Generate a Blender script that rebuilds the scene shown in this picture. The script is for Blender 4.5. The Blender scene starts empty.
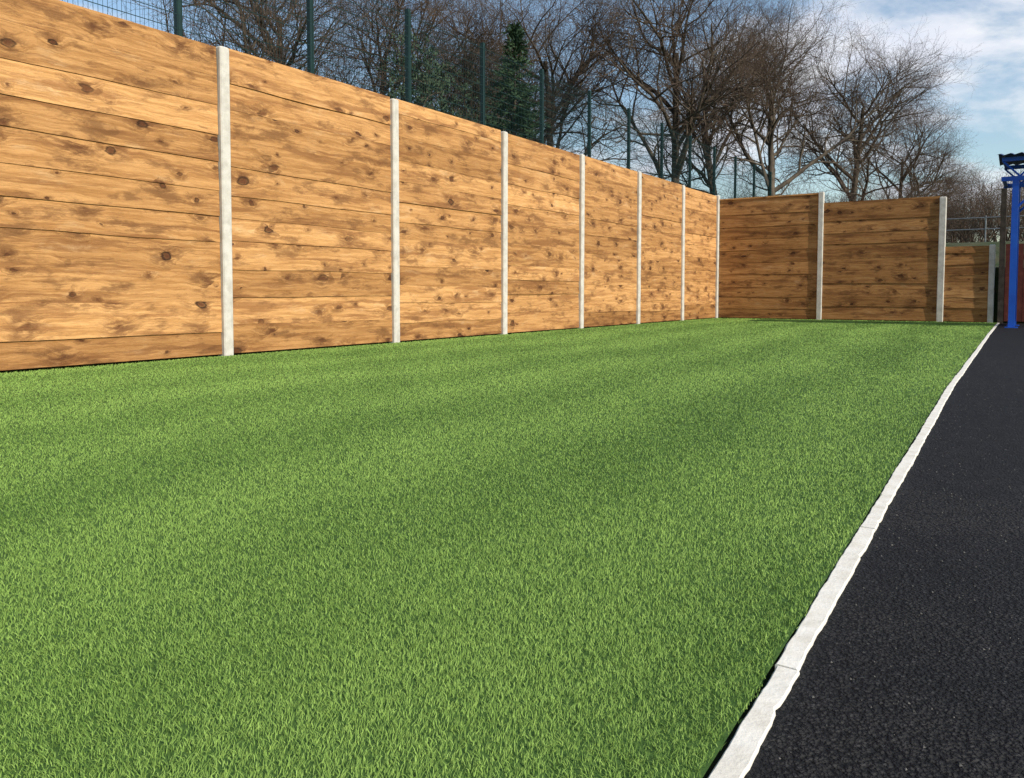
import bpy, math, random
import numpy as np
from mathutils import Vector, Matrix
random.seed(7); rng=np.random.default_rng(7)
scene=bpy.context.scene
col=scene.collection

# ------------------------------------------------------------ helpers
def obj(name,data=None,parent=None):
    o=bpy.data.objects.new(name,data); col.objects.link(o)
    if parent: o.parent=parent
    return o
def mesh(name,v,f,mat=None,smooth=False):
    m=bpy.data.meshes.new(name); m.from_pydata([tuple(p) for p in v],[],f)
    if mat: m.materials.append(mat)
    if smooth: m.polygons.foreach_set('use_smooth',[True]*len(m.polygons))
    m.update(); return m
class G:
    def __init__(s): s.v=[]; s.f=[]
    def box(s,x0,y0,z0,x1,y1,z1):
        n=len(s.v)
        s.v+=[(x0,y0,z0),(x1,y0,z0),(x1,y1,z0),(x0,y1,z0),(x0,y0,z1),(x1,y0,z1),(x1,y1,z1),(x0,y1,z1)]
        s.f+=[(n,n+3,n+2,n+1),(n+4,n+5,n+6,n+7),(n,n+1,n+5,n+4),(n+1,n+2,n+6,n+5),(n+2,n+3,n+7,n+6),(n+3,n,n+4,n+7)]
    def bar(s,a,b,r,sides=6,r2=None):
        a=Vector(a);b=Vector(b); d=(b-a).normalized(); r2=r if r2 is None else r2
        u=d.cross(Vector((0,0,1)))
        if u.length<.01: u=d.cross(Vector((0,1,0)))
        u.normalize(); w=d.cross(u); n=len(s.v)
        for c,rr in ((a,r),(b,r2)):
            for i in range(sides):
                t=2*math.pi*i/sides
                s.v.append(tuple(c+u*math.cos(t)*rr+w*math.sin(t)*rr))
        for i in range(sides):
            j=(i+1)%sides
            s.f.append((n+i,n+j,n+sides+j,n+sides+i))
        s.f.append(tuple(n+i for i in range(sides))[::-1]); s.f.append(tuple(n+sides+i for i in range(sides)))
    def mesh(s,name,mat,smooth=False): return mesh(name,s.v,s.f,mat,smooth)

class N:
    def __init__(s,name):
        s.m=bpy.data.materials.new(name); s.m.use_nodes=True; s.t=s.m.node_tree
        s.b=s.t.nodes['Principled BSDF']; s.out=s.t.nodes['Material Output']
    def n(s,typ,ins=None,**kw):
        x=s.t.nodes.new(typ)
        for k,v in kw.items(): setattr(x,k,v)
        for k,v in (ins or {}).items(): s.set(x.inputs[k],v)
        return x
    def set(s,sock,v):
        if isinstance(v,bpy.types.NodeSocket): s.t.links.new(v,sock)
        else: sock.default_value=v
    def math(s,op,a,b=0.0,c=0.0,clamp=False):
        x=s.n('ShaderNodeMath',{0:a,1:b,2:c},operation=op); x.use_clamp=clamp; return x.outputs[0]
    def noise(s,vec,scale,detail=4,rough=.5,dist=0):
        return s.n('ShaderNodeTexNoise',{'Vector':vec,'Scale':scale,'Detail':detail,'Roughness':rough,'Distortion':dist}).outputs[0]
    def map(s,vec,scale=(1,1,1),loc=(0,0,0)):
        return s.n('ShaderNodeMapping',{'Vector':vec,'Scale':scale,'Location':loc}).outputs[0]
    def rng(s,v,a,b,c=0.0,d=1.0,smooth=True):
        x=s.n('ShaderNodeMapRange',{0:v,1:a,2:b,3:c,4:d}); 
        x.interpolation_type='SMOOTHSTEP' if smooth else 'LINEAR'; return x.outputs[0]
    def mix(s,f,a,b,bt='MIX'):
        x=s.t.nodes.new('ShaderNodeMix'); x.data_type='RGBA'; x.blend_type=bt
        s.set(x.inputs[0],f); s.set(x.inputs[6],a); s.set(x.inputs[7],b); return x.outputs[2]
    def bump(s,h,strength,dist):
        x=s.n('ShaderNodeBump',{'Height':h,'Strength':strength,'Distance':dist}); 
        s.set(s.b.inputs['Normal'],x.outputs[0]); return x
    def pos(s): return s.n('ShaderNodeNewGeometry').outputs['Position']
def C(r,g,b): return (r,g,b,1)

# ------------------------------------------------------------ materials
def mat_wood():
    k=N('fence_timber')
    at=k.n('ShaderNodeAttribute',attribute_name='bc').outputs['Vector']
    tint=k.n('ShaderNodeAttribute',attribute_name='tint').outputs['Fac']
    wn=k.n('ShaderNodeTexNoise',{'Vector':k.map(at,(3.2,11,0)),'Scale':1.0,'Detail':4.0,'Roughness':.6})
    warp=k.n('ShaderNodeVectorMath',{0:wn.outputs['Color'],1:(.5,.5,.5)},operation='SUBTRACT').outputs[0]
    warp=k.n('ShaderNodeVectorMath',{0:warp,1:(.18,.070,0)},operation='MULTIPLY').outputs[0]
    p=k.n('ShaderNodeVectorMath',{0:at,1:warp},operation='ADD').outputs[0]
    vo=k.n('ShaderNodeTexVoronoi',{'Vector':k.map(p,(2.6,4.1,0)),'Scale':1.0,'Randomness':1.0})
    vo.voronoi_dimensions='2D'
    d=vo.outputs['Distance']; vc=vo.outputs['Color']
    sep=k.n('ShaderNodeSeparateColor',{0:vc})
    pres=k.rng(sep.outputs[1],.20,.40)
    size=k.math('POWER',sep.outputs[0],1.8)
    dd=k.math('DIVIDE',d,k.math('ADD',k.math('MULTIPLY',size,.95),.24))
    knot=k.math('MULTIPLY',k.rng(dd,.05,.14,1,0),pres)
    ring=k.math('MULTIPLY',k.math('MULTIPLY',k.rng(dd,.125,.18,1,0),k.rng(dd,.06,.12)),pres)
    halo=k.math('MULTIPLY',k.rng(dd,.05,.66,1,0),pres)
    sx=k.n('ShaderNodeSeparateXYZ',{0:p})
    gv=k.math('ADD',sx.outputs[1],k.math('MULTIPLY',halo,.07))
    gc=k.n('ShaderNodeCombineXYZ',{0:k.math('MULTIPLY',sx.outputs[0],1.3),1:k.math('MULTIPLY',gv,30)}).outputs[0]
    g1=k.noise(gc,1.0,5,.62)
    gc2=k.n('ShaderNodeCombineXYZ',{0:k.math('MULTIPLY',sx.outputs[0],6),1:k.math('MULTIPLY',gv,140)}).outputs[0]
    g2=k.noise(gc2,1.0,3,.65)
    heart=k.noise(k.map(p,(.7,8.5,0),(3,9,0)),1.0,5,.65)
    patch=k.noise(k.map(p,(1.9,5.2,0),(7,2,0)),1.0,6,.68)
    c=k.mix(k.rng(g1,.32,.68),C(.71,.385,.148),C(.46,.225,.074))
    c=k.mix(k.math('MULTIPLY',k.rng(heart,.50,.61),.70),c,C(.28,.120,.041))
    c=k.mix(k.math('MULTIPLY',k.rng(patch,.51,.64),.70),c,C(.19,.085,.032))
    c=k.mix(k.math('MULTIPLY',k.rng(patch,.45,.28),.50),c,C(.79,.52,.27))
    c=k.mix(k.math('MULTIPLY',k.rng(g2,.47,.72),.45),c,C(.24,.11,.04))
    smear=k.math('MULTIPLY',halo,k.rng(k.noise(k.map(p,(7,20,0)),1.0,5,.7),.39,.57))
    c=k.mix(k.math('MULTIPLY',smear,.86),c,C(.15,.060,.022))
    c=k.mix(k.math('MULTIPLY',knot,k.math('ADD',k.math('MULTIPLY',sep.outputs[2],.35),.6)),c,C(.12,.042,.016))
    c=k.mix(k.math('MULTIPLY',ring,k.math('MULTIPLY',sep.outputs[2],.95)),c,C(.035,.014,.007))
    c=k.mix(1.0,c,k.n('ShaderNodeCombineColor',{0:tint,1:k.math('POWER',tint,1.15),2:k.math('POWER',tint,1.35)}).outputs[0],'MULTIPLY')
    k.set(k.b.inputs['Base Color'],c); k.b.inputs['Roughness'].default_value=.75
    k.b.inputs['Specular IOR Level'].default_value=.2
    saw=k.noise(k.map(at,(150,5,0)),1.0,2)
    h=k.math('ADD',k.math('MULTIPLY',g2,1.0),k.math('ADD',k.math('MULTIPLY',g1,.9),k.math('MULTIPLY',saw,.8)))
    h=k.math('SUBTRACT',h,k.math('MULTIPLY',knot,.4))
    k.bump(h,.9,.005)
    return k.m
def mat_concrete(name,base,dark,sc=1.0,bump=.4):
    k=N(name); p=k.pos()
    a=k.noise(p,9*sc,6,.65); b=k.noise(p,90*sc,3,.6); st=k.noise(k.map(p,(14,14,1.2)),1.0,4,.6)
    c=k.mix(k.rng(a,.35,.72),base,dark); c=k.mix(k.math('MULTIPLY',k.rng(b,.55,.75),.35),c,C(dark[0]*.6,dark[1]*.6,dark[2]*.6))
    c=k.mix(k.math('MULTIPLY',k.rng(st,.52,.8),.4),c,C(dark[0]*.7,dark[1]*.72,dark[2]*.66))
    k.set(k.b.inputs['Base Color'],c); k.b.inputs['Roughness'].default_value=.85
    k.bump(k.math('ADD',a,k.math('MULTIPLY',b,.5)),bump,.004); return k.m
def mat_asphalt():
    k=N('asphalt'); p=k.pos()
    v1=k.n('ShaderNodeTexVoronoi',{'Vector':p,'Scale':130.0}); v2=k.n('ShaderNodeTexVoronoi',{'Vector':p,'Scale':260.0})
    big=k.noise(p,1.3,5,.6); mid=k.noise(p,11,5,.65); sep=k.n('ShaderNodeSeparateColor',{0:v1.outputs['Color']})
    c=k.mix(k.rng(mid,.35,.7),C(.009,.009,.010),C(.021,.020,.021))
    c=k.mix(k.math('MULTIPLY',k.rng(sep.outputs[0],.80,1.0),.5),c,C(.065,.063,.063))
    c=k.mix(k.math('MULTIPLY',k.rng(big,.48,.70),.42),c,C(.052,.046,.042))
    c=k.mix(k.rng(v1.outputs['Distance'],.35,.7),c,C(.005,.005,.006))
    k.set(k.b.inputs['Base Color'],c)
    k.b.inputs['Roughness'].default_value=.75; k.b.inputs['Specular IOR Level'].default_value=.22
    h=k.math('ADD',k.math('MULTIPLY',v1.outputs['Distance'],-.7),k.math('ADD',k.math('MULTIPLY',v2.outputs['Distance'],-.35),k.math('MULTIPLY',mid,1.8)))
    k.bump(h,1.0,.010); return k.m
def mat_blade():
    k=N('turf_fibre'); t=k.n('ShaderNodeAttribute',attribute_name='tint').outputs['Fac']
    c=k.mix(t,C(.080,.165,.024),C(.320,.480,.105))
    k.set(k.b.inputs['Base Color'],c); k.b.inputs['Roughness'].default_value=.55
    k.b.inputs['Specular IOR Level'].default_value=.18
    nn=k.n('ShaderNodeNewGeometry').outputs['Normal']
    a=k.n('ShaderNodeVectorMath',{0:nn,1:(0,0,.75)},operation='ADD').outputs[0]
    a=k.n('ShaderNodeVectorMath',{0:a},operation='NORMALIZE').outputs[0]
    k.set(k.b.inputs['Normal'],a)
    return k.m
def mat_simple(name,c1,c2,scale,rough=.8,bump=.3,bd=.01,spec=.3,metal=0):
    k=N(name); p=k.pos(); a=k.noise(p,scale,6,.6)
    k.set(k.b.inputs['Base Color'],k.mix(k.rng(a,.35,.68),c1,c2)); k.b.inputs['Roughness'].default_value=rough
    k.b.inputs['Specular IOR Level'].default_value=spec; k.b.inputs['Metallic'].default_value=metal
    if bump: k.bump(a,bump,bd)
    return k.m
WOOD=mat_wood()
CONC=mat_concrete('post_concrete',C(.62,.59,.52),C(.46,.43,.37))
KERB=mat_concrete('kerb_concrete',C(.84,.80,.71),C(.70,.65,.55),1.6,.5)
ASPH=mat_asphalt(); BLADE=mat_blade()
TURFB=mat_simple('turf_backing',C(.045,.100,.018),C(.075,.145,.028),60,.9)
SOIL=mat_simple('soil',C(.035,.026,.018),C(.07,.052,.035),25,.95,.8,.02)
BANK=mat_simple('rough_grass',C(.030,.050,.014),C(.070,.068,.030),1.7,.95,.8,.1)
BARK=mat_simple('bark',C(.055,.044,.033),C(.125,.098,.070),3.0,.9,.6,.03)
TWIG=mat_simple('twig_bark',C(.070,.049,.036),C(.145,.102,.070),.8,.9,0)
NEED=mat_simple('conifer_needles',C(.018,.045,.020),C(.045,.085,.035),1.2,.8,0)
PINE=mat_simple('pine_needles',C(.030,.060,.035),C(.07,.105,.055),1.2,.8,0)
MESHG=mat_simple('green_coated_steel',C(.006,.024,.022),C(.008,.032,.028),3,.5,0)
BLUE=mat_simple('blue_painted_steel',C(.010,.075,.42),C(.014,.10,.50),3,.4,.05)
ROOF=mat_simple('blue_roof_sheet',C(.012,.04,.13),C(.02,.06,.18),3,.5,.1)
GALV=mat_simple('galvanised_steel',C(.20,.21,.21),C(.3,.31,.31),8,.45,.05,.01,.5,.6)
REDW=mat_simple('red_stained_timber',C(.10,.022,.016),C(.16,.04,.025),9,.7,.3)
DARKW=mat_simple('dark_timber',C(.035,.028,.022),C(.07,.055,.042),9,.85,.3)
def mat_brick():
    k=N('brick'); br=k.n('ShaderNodeTexBrick',{'Vector':k.n('ShaderNodeTexCoord').outputs['UV'],'Color1':C(.24,.09,.055),'Color2':C(.16,.065,.045),'Mortar':C(.30,.27,.23),'Scale':1.0,'Mortar Size':.01,'Brick Width':.225,'Row Height':.075})
    k.set(k.b.inputs['Base Color'],br.outputs[0]); k.b.inputs['Roughness'].default_value=.9; return k.m
BRICK=mat_brick()

# ------------------------------------------------------------ layout
KY=[-6,-1,1,2,5.8,13.8,19.3]; KX=[6.60,6.42,6.350,6.318,6.195,6.037,5.95]
def kx(y): return np.interp(y,KY,KX)
BY=19.3
FY=[5.03-2.40*i for i in (4,3,2,1)]+[5.03,7.50,9.91,12.31,14.68,17.03,BY]
# ground : one sheet
def gh(x,y):
    def ss(a,b,t):
        t=max(0,min(1,(t-a)/(b-a))); return t*t*(3-2*t)
    if x<=-.16 : 
        return 2.15+.25*ss(-1,-12,x)+.12*math.sin(x*.3)*math.cos(y*.23)*ss(-2,-6,x)
    if y>=BY+.16:
        r=1-ss(6.2,9.5,x)
        return (1.15+.80*ss(BY+.2,BY+4.5,y)+.4*ss(BY+5,BY+20,y))*r+1.2*ss(BY+4,BY+14,y)*(1-r) if x>4.6 else 1.85+.35*ss(BY+1,BY+15,y)
    return 0.0
xs=[-500,-200,-100,-60,-40,-30,-24,-20,-16,-13,-10,-8,-6,-5,-4,-3,-2,-1,-.5,-.18,-.15,0,1,2,3,4,4.55,4.65,5,5.5,6,6.5,7,8,9,10,12,16,25,50,100,200,500]
ys=[-500,-200,-80,-30,-15,-8,-4,0,4,8,12,16,19,BY+.13,BY+.17,BY+.7,BY+1.5,BY+2.5,BY+3.5,BY+5,28,32,36,40,45,50,60,75,100,200,500]
v=[(x,y,gh(x,y)-(.012 if gh(x,y)==0 else 0)) for y in ys for x in xs]; nx=len(xs)
f=[(j*nx+i,j*nx+i+1,(j+1)*nx+i+1,(j+1)*nx+i) for j in range(len(ys)-1) for i in range(nx-1)]
obj('ground',mesh('ground',v,f,BANK))
g=G(); g.v=[(-.1,-6,-.004),(.5,-6,-.004),(.5,BY+.1,-.004),(-.1,BY+.1,-.004),(.5,BY-.5,-.0035),(7,BY-.5,-.0035),(7,BY+.1,-.0035),(.5,BY+.1,-.0035)]; g.f=[(0,1,2,3),(4,5,6,7)]
obj('soil_strip',g.mesh('soil_strip',SOIL))
yy=list(np.linspace(-8,BY+.1,60)); v=[];f=[]
for y in yy: v+=[(float(kx(y))+.012,y,0.0),(14,y,0.0)]
for i in range(len(yy)-1): f.append((2*i,2*i+1,2*i+3,2*i+2))
obj('asphalt_path',mesh('asphalt_path',v,f,ASPH))
# kerb edging
g=G(); y=-6.0
def chip(y,s): return .0012*math.sin(y*5.1+s)+.0008*math.sin(y*23.7+s*2)+.0006*math.sin(y*61+s*5)+random.uniform(-.0006,.0006)
prof=[(-.019,-.02),(-.019,.004),(-.0165,.0065),(.0165,.0065),(.019,.004),(.019,-.02)]
while y<BY-.1:
    L=.915; off=random.uniform(-.002,.002); dz=random.uniform(-.001,.001); n=len(g.v); ns=60
    for i in range(ns+1):
        t=y+.0015+(L-.003)*i/ns; x=float(kx(t))+off
        cl,cr=chip(t,1.3),chip(t,4.1); ch=random.random()<.05
        for j,(px,pz) in enumerate(prof):
            e=(cl if j<3 else cr)
            g.v.append((x+px+e-(.004 if ch and j in (3,4) else 0),t,pz+dz+random.uniform(-.0004,.0004)))
    for i in range(ns):
        for j in range(5):
            a=n+i*6+j; g.f.append((a,a+1,a+7,a+6))
    g.f.append(tuple(n+j for j in range(6))); g.f.append(tuple(n+ns*6+j for j in range(6))[::-1])
    y+=L
obj('kerb',g.mesh('kerb',KERB))
g=G()
for i in range(2200):
    y=random.uniform(.2,9)**1.0; x=float(kx(y))+.03+abs(random.gauss(0,.55)); s=random.uniform(.0010,.0034)
    n=len(g.v)
    for a in ((1,0,0),(0,1,0),(-1,0,0),(0,-1,0),(0,0,1)):
        g.v.append((x+a[0]*s*random.uniform(.6,1.3),y+a[1]*s*random.uniform(.6,1.3),.0005+a[2]*s))
    g.f+=[(n,n+1,n+4),(n+1,n+2,n+4),(n+2,n+3,n+4),(n+3,n,n+4)]
obj('gravel',g.mesh('gravel',mat_simple('grit',C(.03,.03,.03),C(.16,.15,.135),40,.8)))

# ------------------------------------------------------------ turf
turf=obj('artificial_turf')
v=[];f=[]
for y in yy: v+=[(.035,y,.003),(float(kx(y))-.024,y,.003)]
for i in range(len(yy)-1): f.append((2*i,2*i+1,2*i+3,2*i+2))
v=[(a,min(b,BY-.04),c) for a,b,c in v]
obj('backing',mesh('backing',v,f,TURFB),turf)
RM=90000
A=6.45*(BY+.6)
M=int(A*RM)
X=rng.uniform(.02,6.47,M); Y=rng.uniform(-.6,BY-.03,M)
r=np.hypot(X-6.67,Y)
rho=np.clip((1.35/r)**1.55,.010,1)
keep=(rng.random(M)<rho)&(X<kx(Y)-.026+rng.normal(0,.003,M)+.004*np.sin(Y*17))&((Y>-.1)|(X<5.8))
X=X[keep];Y=Y[keep];r=r[keep]; n=len(X)
w=(.0007+.00042*r)*rng.uniform(.7,1.3,n)
H=rng.uniform(.0075,.0145,n)+.0002*r
# pile direction and painted lean shading: lengthwise brush stripes with soft broken edges
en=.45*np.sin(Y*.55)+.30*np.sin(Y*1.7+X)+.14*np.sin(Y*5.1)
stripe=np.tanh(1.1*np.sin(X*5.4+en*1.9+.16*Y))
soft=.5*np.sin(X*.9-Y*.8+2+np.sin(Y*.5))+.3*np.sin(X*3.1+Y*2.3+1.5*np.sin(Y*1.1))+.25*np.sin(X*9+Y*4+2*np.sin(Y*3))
lean_shade=.42*stripe+.38*soft
away=rng.random(n)<(.5+.20*stripe+.12*soft)
la=np.where(away,1.75,-1.40)+rng.normal(0,.85,n)
ll=H*np.clip(rng.normal(.55,.28,n),.03,1.3)
lx=np.cos(la)*ll; ly=np.sin(la)*ll
fa=rng.uniform(0,2*np.pi,n); fx=np.cos(fa)*w/2; fy=np.sin(fa)*w/2
V=np.empty((n,5,3),np.float32)
V[:,0]=np.stack([X-fx,Y-fy,np.full(n,.002)],1); V[:,1]=np.stack([X+fx,Y+fy,np.full(n,.002)],1)
V[:,2]=np.stack([X+fx*.9+lx*.35,Y+fy*.9+ly*.35,H*.6],1); V[:,3]=np.stack([X-fx*.9+lx*.35,Y-fy*.9+ly*.35,H*.6],1)
V[:,4]=np.stack([X+lx,Y+ly,H*rng.uniform(.8,1.05,n)],1)
me=bpy.data.meshes.new('fibres'); me.vertices.add(n*5); me.vertices.foreach_set('co',V.ravel())
b=(np.arange(n)*5)[:,None]
loops=np.concatenate([b+np.array([[0,1,2,3]]),b+np.array([[3,2,4]])],1).astype(np.int32).ravel()
me.loops.add(n*7); me.loops.foreach_set('vertex_index',loops)
me.polygons.add(n*2); ls=np.stack([np.arange(n)*7,np.arange(n)*7+4],1).astype(np.int32).ravel()
me.polygons.foreach_set('loop_start',ls)
me.update(calc_edges=True)
at=me.attributes.new('tint','FLOAT','FACE'); tt=np.clip(.50+(rng.beta(1.5,1.5,n)-.5)*.85+.26*lean_shade,0,1).astype(np.float32)  # light and dark of the pile lean painted into fibre colour
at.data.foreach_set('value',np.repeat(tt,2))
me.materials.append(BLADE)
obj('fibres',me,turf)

# ------------------------------------------------------------ timber fences
def post(name,parent,x,y,h,w=.115,d=.11):
    c=.012; sec=[(-w/2+c,-d/2),(w/2-c,-d/2),(w/2,-d/2+c),(w/2,d/2-c),(w/2-c,d/2),(-w/2+c,d/2),(-w/2,d/2-c),(-w/2,-d/2+c)]
    v=[];f=[]; lv=[(-.1,1),(h-.015,1),(h,.82)]; tx,ty=random.uniform(-.003,.003),random.uniform(-.003,.003)
    for z,s in lv: v+=[(x+a*s+tx*z,y+b*s+ty*z,z) for a,b in sec]
    for l in range(2):
        for i in range(8):
            j=(i+1)%8; f.append((l*8+i,l*8+j,l*8+8+j,l*8+8+i))
    f.append(tuple(16+i for i in range(8)))
    obj(name,mesh(name,v,f,CONC),parent)
def bay(name,parent,o,d,nrm,L,h,dark=1.0,cap=False):
    o=Vector(o);d=Vector(d);nrm=Vector(nrm); v=[];f=[];bc=[];ti=[]
    z=.02; k=0; ns=16; edge=[0]*(ns+1)
    while z<h-.02:
        bh=min(random.choice([.22,.25,.28,.30,.33]),h-z)
        if h-z-bh<.14: bh=h-z
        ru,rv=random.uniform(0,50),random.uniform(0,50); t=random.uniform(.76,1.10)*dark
        if random.random()<.18: t*=.82
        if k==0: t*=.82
        last=z+bh>h-.01
        off=random.uniform(.000,.005); tilt=random.choice([.001,.004,.007,.010,.013]); zt=random.uniform(-.018,.018); ph=random.uniform(0,6); am=random.uniform(.001,.006)
        nedge=[0 if last else zt*(i/ns-.5)+am*math.sin(ph+i*.55)+random.uniform(-.0008,.0008) for i in range(ns+1)]
        prof=[(-.03,.0),(off-.001,.0),(off,.0015),(off-tilt,bh-.002),(off-tilt-.001,bh-.0004),(-.03,bh-.0004)]
        n=len(v); bow=random.uniform(-.004,.004)
        for i in range(ns+1):
            u=L*i/ns; s=math.sin(math.pi*i/ns)*bow
            for q,(a,b) in enumerate(prof):
                e=nedge[i] if q>=3 else edge[i]
                p=o+d*u+nrm*(a+s); v.append((p.x,p.y,z+b+e))
                bc.append((u+ru,b+rv,a)); ti.append(t)
        edge=nedge
        for i in range(ns):
            for j in range(5):
                q=n+i*6+j; f.append((q,q+6,q+7,q+1))
        f.append(tuple(n+j for j in range(6))[::-1]); f.append(tuple(n+ns*6+j for j in range(6)))
        z+=bh; k+=1
    if cap:
        n=len(v)
        for u in (0,L):
            for a,b in ((-.05,h),(.018,h),(.018,h+.035),(-.05,h+.035)):
                p=o+d*u+nrm*a; v.append((p.x,p.y,b+.002)); bc.append((u+3,b,a)); ti.append(.95)
        f+=[(n+1,n+5,n+6,n+2),(n+2,n+6,n+7,n+3),(n,n+4,n+5,n+1),(n,n+1,n+2,n+3),(n+4,n+7,n+6,n+5)]
    m=mesh(name,v,f,WOOD)
    a=m.attributes.new('bc','FLOAT_VECTOR','POINT'); a.data.foreach_set('vector',np.array(bc,np.float32).ravel())
    a=m.attributes.new('tint','FLOAT','POINT'); a.data.foreach_set('value',np.array(ti,np.float32))
    obj(name,m,parent)
FH=3.0
fen=obj('timber_fence')
for i,y in enumerate(FY):
    post('concrete_post',fen,-.045,y,FH+random.uniform(-.01,.015))
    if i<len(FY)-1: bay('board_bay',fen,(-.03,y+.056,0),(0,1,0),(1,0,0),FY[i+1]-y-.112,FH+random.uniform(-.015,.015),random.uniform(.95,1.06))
fen2=obj('timber_fence')
BX=[2.40,4.87,5.80]
post('concrete_post',fen2,BX[0],BY+.045,2.93); post('concrete_post',fen2,BX[1],BY+.045,2.66,.13); post('concrete_post',fen2,BX[2],BY+.045,1.62,.11)
bay('board_bay',fen2,(.02,BY+.03,0),(1,0,0),(0,-1,0),BX[0]-.06-.02,2.88,.68,True)  # back bays: shade of the grazing sun painted in as lower board tint
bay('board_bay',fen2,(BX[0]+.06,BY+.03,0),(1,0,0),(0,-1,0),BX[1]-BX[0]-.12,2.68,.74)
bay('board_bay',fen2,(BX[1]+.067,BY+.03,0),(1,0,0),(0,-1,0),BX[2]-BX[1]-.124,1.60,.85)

# ------------------------------------------------------------ green mesh fence
mf=obj('mesh_fence'); FX=-3.75; z0=2.1; z1=6.12
py=[7.1+2.5*i for i in range(-3,13)]
g=G()
for y in py: g.box(FX-.04,y-.04,z0-.2,FX+.04,y+.04,z1)
obj('fence_posts',g.mesh('fence_posts',MESHG),mf)
g=G(); y=py[0]
while y<py[-1]:
    s=.0021
    g.box(FX+.043,y-s,z0+.05,FX+.043+2*s,y+s,z1-.06); y+=.065
z=z0+.08
while z<z1:
    g.box(FX+.036,py[0],z,FX+.042,py[-1],z+.010); z+=.2
obj('mesh_wires',g.mesh('mesh_wires',MESHG),mf)

# ------------------------------------------------------------ railing on bank
g=G()
for x in (4.2,5.4,6.6,7.8): g.bar((x,24.5,1.8),(x,24.5,2.65),.018)
for z in (2.3,2.6): g.bar((3.9,24.5,z),(8.2,24.5,z),.016)
obj('metal_railing',g.mesh('metal_railing',GALV))
g=G()
gate=obj('timber_gate')
g.box(5.93,BY-.05,0,6.03,BY+.05,2.75); obj('gate_post',g.mesh('gate_post',DARKW),gate)
g=G()
for i in range(9): g.box(6.04+i*.105,BY-.012+.003*(i%2),.04,6.04+i*.105+.099,BY+.014+.003*(i%2),1.62)
g.box(6.04,BY+.02,.3,6.98,BY+.06,.4); g.box(6.04,BY+.02,1.3,6.98,BY+.06,1.4)
obj('gate_boards',g.mesh('gate_boards',REDW),gate)
g=G(); g.box(7.0,BY-.05,0,7.1,BY+.05,1.9); obj('gate_post',g.mesh('gate_post',DARKW),gate)
g=G(); g.box(7.2,BY-.1,0,14,BY+.12,2.1); g.box(7.19,BY-.13,2.1,14.02,BY+.15,2.17)
m=g.mesh('brick_wall',BRICK); uv=m.uv_layers.new(name='UVMap')
for p in m.polygons:
    for li in p.loop_indices:
        c=m.vertices[m.loops[li].vertex_index].co; uv.data[li].uv=(c.x+c.y,c.z)
obj('brick_wall',m)
# ------------------------------------------------------------ blue shelter
sh=obj('blue_shelter'); sx0,sx1,sy0,sy1=6.24,10.6,16.8,17.9
g=G()
for x in (sx0,(sx0+sx1)/2,sx1):
    for y in (sy0,sy1): 
        g.box(x-.05,y-.05,.015,x+.05,y+.05,2.60); g.box(x-.1,y-.1,0.001,x+.1,y+.1,.016)
obj('posts',g.mesh('posts',BLUE),sh)
g=G()
for y in (sy0,sy1):
    g.box(sx0-.22,y-.035,2.602,sx1+.1,y+.035,2.68); g.box(sx0-.22,y-.03,2.95,sx1+.1,y+.03,3.02)
    x=sx0-.2; s=0
    while x<sx1:
        g.bar((x,y,2.68 if s%2 else 2.95),(x+.26,y,2.95 if s%2 else 2.68),.018); x+=.26; s+=1
    g.bar((sx0+.5,y,2.61),(sx0+.04,y,2.15),.022)
for x in (sx0-.18,sx1): 
    g.box(x-.03,sy0+.037,2.62,x+.03,sy1-.037,2.67); g.box(x-.03,sy0+.037,2.96,x+.03,sy1-.037,3.01)
obj('trusses',g.mesh('trusses',BLUE),sh)
n=90; v=[];f=[]
for i in range(n+1):
    x=sx0-.3+(sx1-sx0+.45)*i/n; zz=.018*math.sin(i*2.1)
    v+=[(x,sy0-.2,3.05+zz),(x,(sy0+sy1)/2,3.16+zz),(x,sy1+.15,3.05+zz)]
for i in range(n):
    for j in range(2): f.append((i*3+j,i*3+3+j,i*3+4+j,i*3+1+j))
obj('roof_sheet',mesh('roof_sheet',v,f,ROOF),sh)

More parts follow.
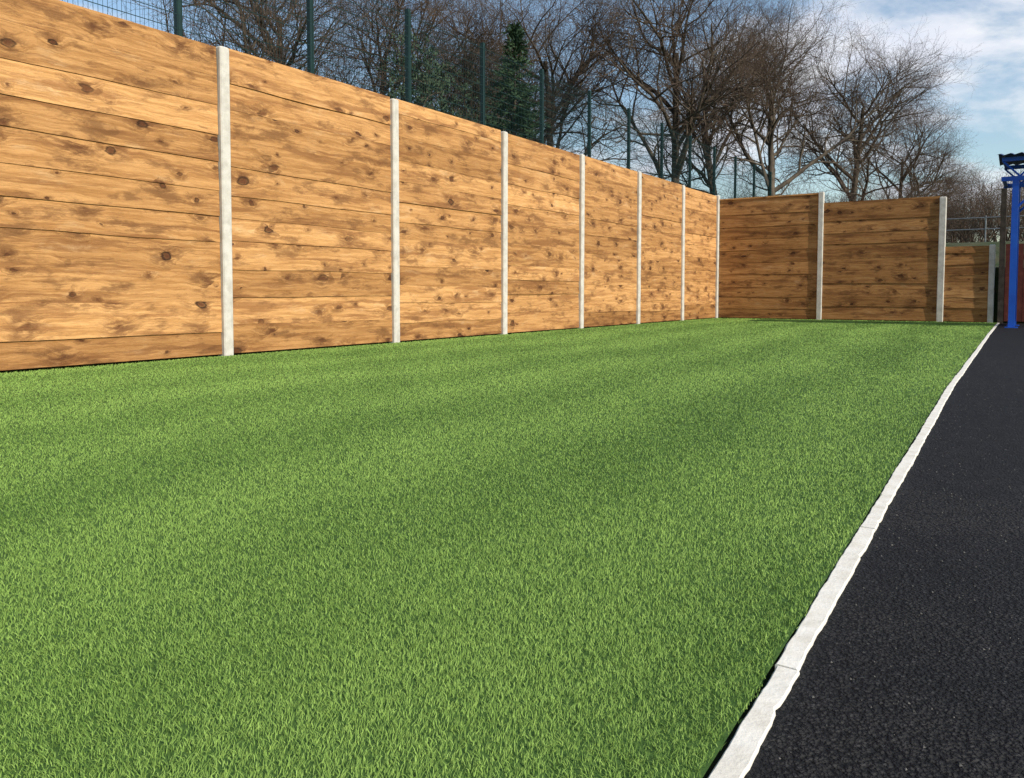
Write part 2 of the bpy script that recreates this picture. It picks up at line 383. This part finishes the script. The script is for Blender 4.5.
# ------------------------------------------------------------ bare trees
class TreeG:
    def __init__(s,seed): s.v=[];s.f=[];s.mi=[];s.R=random.Random(seed); s.tips=[]
    def ring(s,p,d,r,k):
        ux,uy,uz=(d.y,-d.x,0) if abs(d.z)<.95 else (0,d.z,-d.y)
        u=Vector((ux,uy,uz)).normalized(); w=d.cross(u); n=len(s.v)
        for i in range(k):
            a=2*math.pi*i/k; s.v.append(p+u*(math.cos(a)*r)+w*(math.sin(a)*r))
        return n
    def conn(s,a,b,k,m):
        for i in range(k):
            j=(i+1)%k; s.f.append((a+i,a+j,b+j,b+i)); s.mi.append(m)
    def grow(s,p,d,L,r,lev,P):
        R=s.R; ns=P['seg'][lev]; k=P['sides'][lev]; wob=P['wob'][lev]; up=P['up'][lev]; mx=P['max']
        pts=[(p.copy(),d.copy(),r)]; prev=s.ring(p,d,r,k); mi=0 if lev<=2 else 1
        rend=max(r*(.30 if lev else .38),.003)
        for i in range(ns):
            d=(d+Vector((R.gauss(0,wob),R.gauss(0,wob),R.gauss(0,wob)+up))).normalized()
            p=p+d*(L/ns); rr=r+(rend-r)*(i+1)/ns
            cur=s.ring(p,d,rr,k); s.conn(prev,cur,k,mi); prev=cur; pts.append((p.copy(),d.copy(),rr))
        s.tips.append((p,lev))
        if lev>=mx: return
        nc=P['n'][lev]; st=P['st'][lev]; az=R.uniform(0,6.28)
        for c in range(nc):
            t=st+(1-st)*(c+R.uniform(.1,.9))/nc; q=t*ns; i=min(int(q),ns-1); fr=q-i
            a,b=pts[i],pts[i+1]; pp=a[0].lerp(b[0],fr); dd=a[1].lerp(b[1],fr).normalized(); rr=a[2]+(b[2]-a[2])*fr
            az+=2.4+R.uniform(-.5,.5); ang=math.radians(R.uniform(*P['ang'][lev]))
            u=dd.cross(Vector((R.gauss(0,.1),R.gauss(0,.1),1)))
            if u.length<.05: u=Vector((1,0,0))
            u.normalize(); w=dd.cross(u)
            cd=(dd*math.cos(ang)+(u*math.cos(az)+w*math.sin(az))*math.sin(ang)).normalized()
            cl=P['len'][lev+1]*R.uniform(.65,1.25)*(1.15-.45*t if lev else 1.2-.5*t)
            s.grow(pp,cd,cl,min(rr*.75,P['rad'][lev+1]*R.uniform(.8,1.2)),lev+1,P)
    def mesh(s,name,mats):
        m=bpy.data.meshes.new(name); m.from_pydata([tuple(q) for q in s.v],[],s.f)
        for q in mats: m.materials.append(q)
        m.polygons.foreach_set('material_index',s.mi); m.polygons.foreach_set('use_smooth',[True]*len(s.f)); m.update(); return m
P=dict(max=5,seg=[7,6,5,4,2,1],sides=[9,6,5,3,3,3],wob=[.07,.15,.17,.2,.22,.25],up=[.03,.06,.055,.05,.05,.05],
  n=[11,8,6,5,4],st=[.26,.22,.22,.2,.15],ang=[(28,60),(28,58),(28,60),(25,60),(25,60)],
  len=[9.5,6.2,3.3,1.9,1.05,.6],rad=[.25,.12,.055,.026,.013,.0072])
tms=[]
for sd in (11,23,37,52):
    T=TreeG(sd); T.grow(Vector((0,0,-.2)),Vector((T.R.uniform(-.08,.08),T.R.uniform(-.08,.08),1)).normalized(),9.2,.25,0,P)
    tms.append(T.mesh('bare_tree_mesh',[BARK,TWIG]))
def put(name,m,x,y,rot,sc,parent=None,sz=None):
    o=obj(name,m,parent); o.location=(x,y,gh(x,y)-.05); o.rotation_euler=(0,0,rot); o.scale=(sc,sc,sc*(sz or 1)); return o
TR=[(-18.6,21.7,0,1.0),(-19.1,28.5,1,1.05),(-19.5,35.4,2,1.1),(-13.4,34.7,3,1.05),(-8,35.8,0,1.05),(-9.4,46.9,1,1.1),(-3.9,38.6,2,.95),(-2.1,47,3,.93),(-.6,52.9,0,.72),(1.2,59,1,.5),
 (-15.8,30,3,.92)]
for i,(x,y,k,sc) in enumerate(TR): put('bare_tree',tms[k],x,y,i*1.7+.4,sc)
P2=dict(max=3,seg=[3,3,2,1],sides=[4,3,3,3],wob=[.16,.2,.22,.25],up=[.04,.06,.06,.05],n=[7,5,4],st=[.15,.15,.1],ang=[(20,50),(25,60),(25,60)],
  len=[2.6,1.3,.65,.4],rad=[.03,.015,.009,.007])
sms=[]
for sd in (5,6):
    T=TreeG(sd)
    for q in range(9):
        a=q*.7; T.grow(Vector((.35*math.cos(a),.35*math.sin(a),0)),Vector((math.cos(a)*.45,math.sin(a)*.45,1)).normalized(),2.6,.03,0,P2)
    sms.append(T.mesh('shrub_mesh',[TWIG,TWIG]))
hed=obj('hedge')
R=random.Random(3)
for i in range(34):
    t=i/34
    y=16+42*t; x=-11-5*t*(1-t)*2+R.uniform(-2.5,2)
    put('shrub',sms[i%2],x,y,R.uniform(0,6),R.uniform(.8,1.35),hed)
for i in range(30):
    x=-10+21*i/30; y=46+R.uniform(-5,6); put('shrub',sms[i%2],x,y,R.uniform(0,6),R.uniform(.8,1.3),hed)
for i in range(12):
    put('shrub',sms[i%2],4.2+i*.75,28+R.uniform(-1,3),R.uniform(0,6),R.uniform(.45,.75),hed)
far=obj('distant_trees'); 
for i in range(18):
    a=math.radians(-60+i*4.6); d=R.uniform(85,110); x=6.67+d*math.sin(a); y=d*math.cos(a)
    put('tree',tms[i%4],x,y,R.uniform(0,6),R.uniform(.5,.8)*(1 if i<12 else .7),far)

def leaf_mesh(tree,pts,size,nper,spread,mi,R):
    for (c,dr) in pts:
        for q in range(nper):
            p=Vector(c)+Vector((R.gauss(0,spread),R.gauss(0,spread),R.gauss(0,spread*.6)))
            d=(Vector(dr)+Vector((R.gauss(0,.6),R.gauss(0,.6),R.gauss(0,.5)))).normalized()
            s_=d.cross(Vector((R.gauss(0,1),R.gauss(0,1),R.gauss(0,1)))).normalized()*size*.16
            n=len(tree.v); tree.v+=[p-s_,p+s_,p+d*size*R.uniform(.6,1.3)]; tree.f.append((n,n+1,n+2)); tree.mi.append(mi)
T=TreeG(9); R9=T.R
b0=T.ring(Vector((0,0,-.2)),Vector((0,0,1)),.2,8); b1=T.ring(Vector((0,0,11)),Vector((0,0,1)),.02,8); T.conn(b0,b1,8,0)
pts=[]
for i in range(300):
    t=R9.random()**.85; z=.8+10.2*t; a=R9.uniform(0,6.28); Lb=(2.1*(1-t)**.8+.15)*R9.uniform(.5,1.3)
    dr=Vector((math.cos(a),math.sin(a),-.15+.5*t)).normalized(); base=Vector((0,0,z))
    p0=T.ring(base,dr,.03*(1-t)+.008,3); p1=T.ring(base+dr*Lb,dr,.004,3); T.conn(p0,p1,3,0)
    for q in range(max(2,int(Lb*5))):
        s_=(q+.8)/max(2,int(Lb*5)); pts.append((base+dr*Lb*s_+Vector((0,0,-.12*s_)),dr))
leaf_mesh(T,pts,.26,9,.10,1,R9)
con=T.mesh('conifer_mesh',[BARK,NEED])
put('conifer_tree',con,-9.8,25.1,0,.74)
T=TreeG(31); Pp=dict(P); Pp.update(max=3,n=[10,6,4,0,0],seg=[7,5,4,2,2,2],len=[8,3.2,1.6,.8,.5,.3],rad=[.2,.07,.03,.015,.01,.01])
T.grow(Vector((0,0,-.2)),Vector((0,0,1)),8.5,.2,0,Pp)
pts=[(p,Vector((0,0,.6))) for p,l in T.tips if l>=3]
leaf_mesh(T,pts,.24,20,.16,2,T.R)
pin=T.mesh('pine_mesh',[BARK,TWIG,PINE])
put('pine_tree',pin,-15.5,25.0,0,.80); put('pine_tree',pin,-14.6,29.0,2.2,.80)

# ------------------------------------------------------------ light, sky
SE,AZ=math.radians(33),math.radians(10)
sd=Vector((math.cos(SE)*math.cos(AZ),-math.cos(SE)*math.sin(AZ),math.sin(SE)))
sl=bpy.data.lights.new('sun','SUN'); sl.energy=4.8; sl.angle=math.radians(.5); sl.color=(1,.92,.79)
so=obj('sun',sl); so.rotation_euler=sd.to_track_quat('Z','Y').to_euler(); so.location=(20,-10,20)
W=bpy.data.worlds.new('World'); scene.world=W; W.use_nodes=True; nt=W.node_tree
for q in list(nt.nodes): nt.nodes.remove(q)
k=N.__new__(N); k.t=nt
sky=k.n('ShaderNodeTexSky',sky_type='NISHITA'); sky.sun_disc=False; sky.sun_elevation=SE
sky.sun_rotation=math.atan2(sd.x,sd.y); sky.air_density=1.3; sky.dust_density=.3; sky.ozone_density=2.6
tc=k.n('ShaderNodeTexCoord').outputs['Generated']
sx=k.n('ShaderNodeSeparateXYZ',{0:tc}); zz=k.math('ADD',k.math('MAXIMUM',sx.outputs[2],0),.22)
uvw=k.n('ShaderNodeCombineXYZ',{0:k.math('DIVIDE',sx.outputs[0],zz),1:k.math('DIVIDE',sx.outputs[1],zz),2:0.0}).outputs[0]
n1=k.noise(k.map(uvw,(1,1,1),(3.3,1.2,0)),1.3,8,.56,.3)
dt=k.n('ShaderNodeVectorMath',{0:tc,1:(.04,.955,.290)},operation='DOT_PRODUCT').outputs['Value']
n1=k.math('ADD',n1,k.math('MULTIPLY',k.rng(dt,.94,.998),.12))
cov=k.rng(n1,.53,.66)
n2=k.noise(k.map(uvw,(1,1,1),(8,2,0)),2.8,5,.55)
cc=k.mix(k.rng(n2,.35,.65),C(5.4,5.7,6.5),C(6.8,6.8,6.9))
c=k.mix(k.math('MULTIPLY',cov,.94),sky.outputs[0],cc)
bg=k.n('ShaderNodeBackground',{'Color':c,'Strength':.15}); ow=k.n('ShaderNodeOutputWorld'); nt.links.new(bg.outputs[0],ow.inputs[0])

# ------------------------------------------------------------ camera
cam=bpy.data.cameras.new('camera'); co=obj('camera',cam); scene.camera=co
PI=math.radians(3.0)
co.location=(6.67,0,.62); co.rotation_euler=(math.pi/2-PI,0,math.radians(33.45))
cam.sensor_width=36; cam.lens=800/1024*36; cam.clip_start=.02; cam.clip_end=2000
cam.shift_y=-(96-800*math.tan(PI))/1024
scene.view_settings.view_transform='Standard'; scene.view_settings.look='None'; scene.view_settings.exposure=0
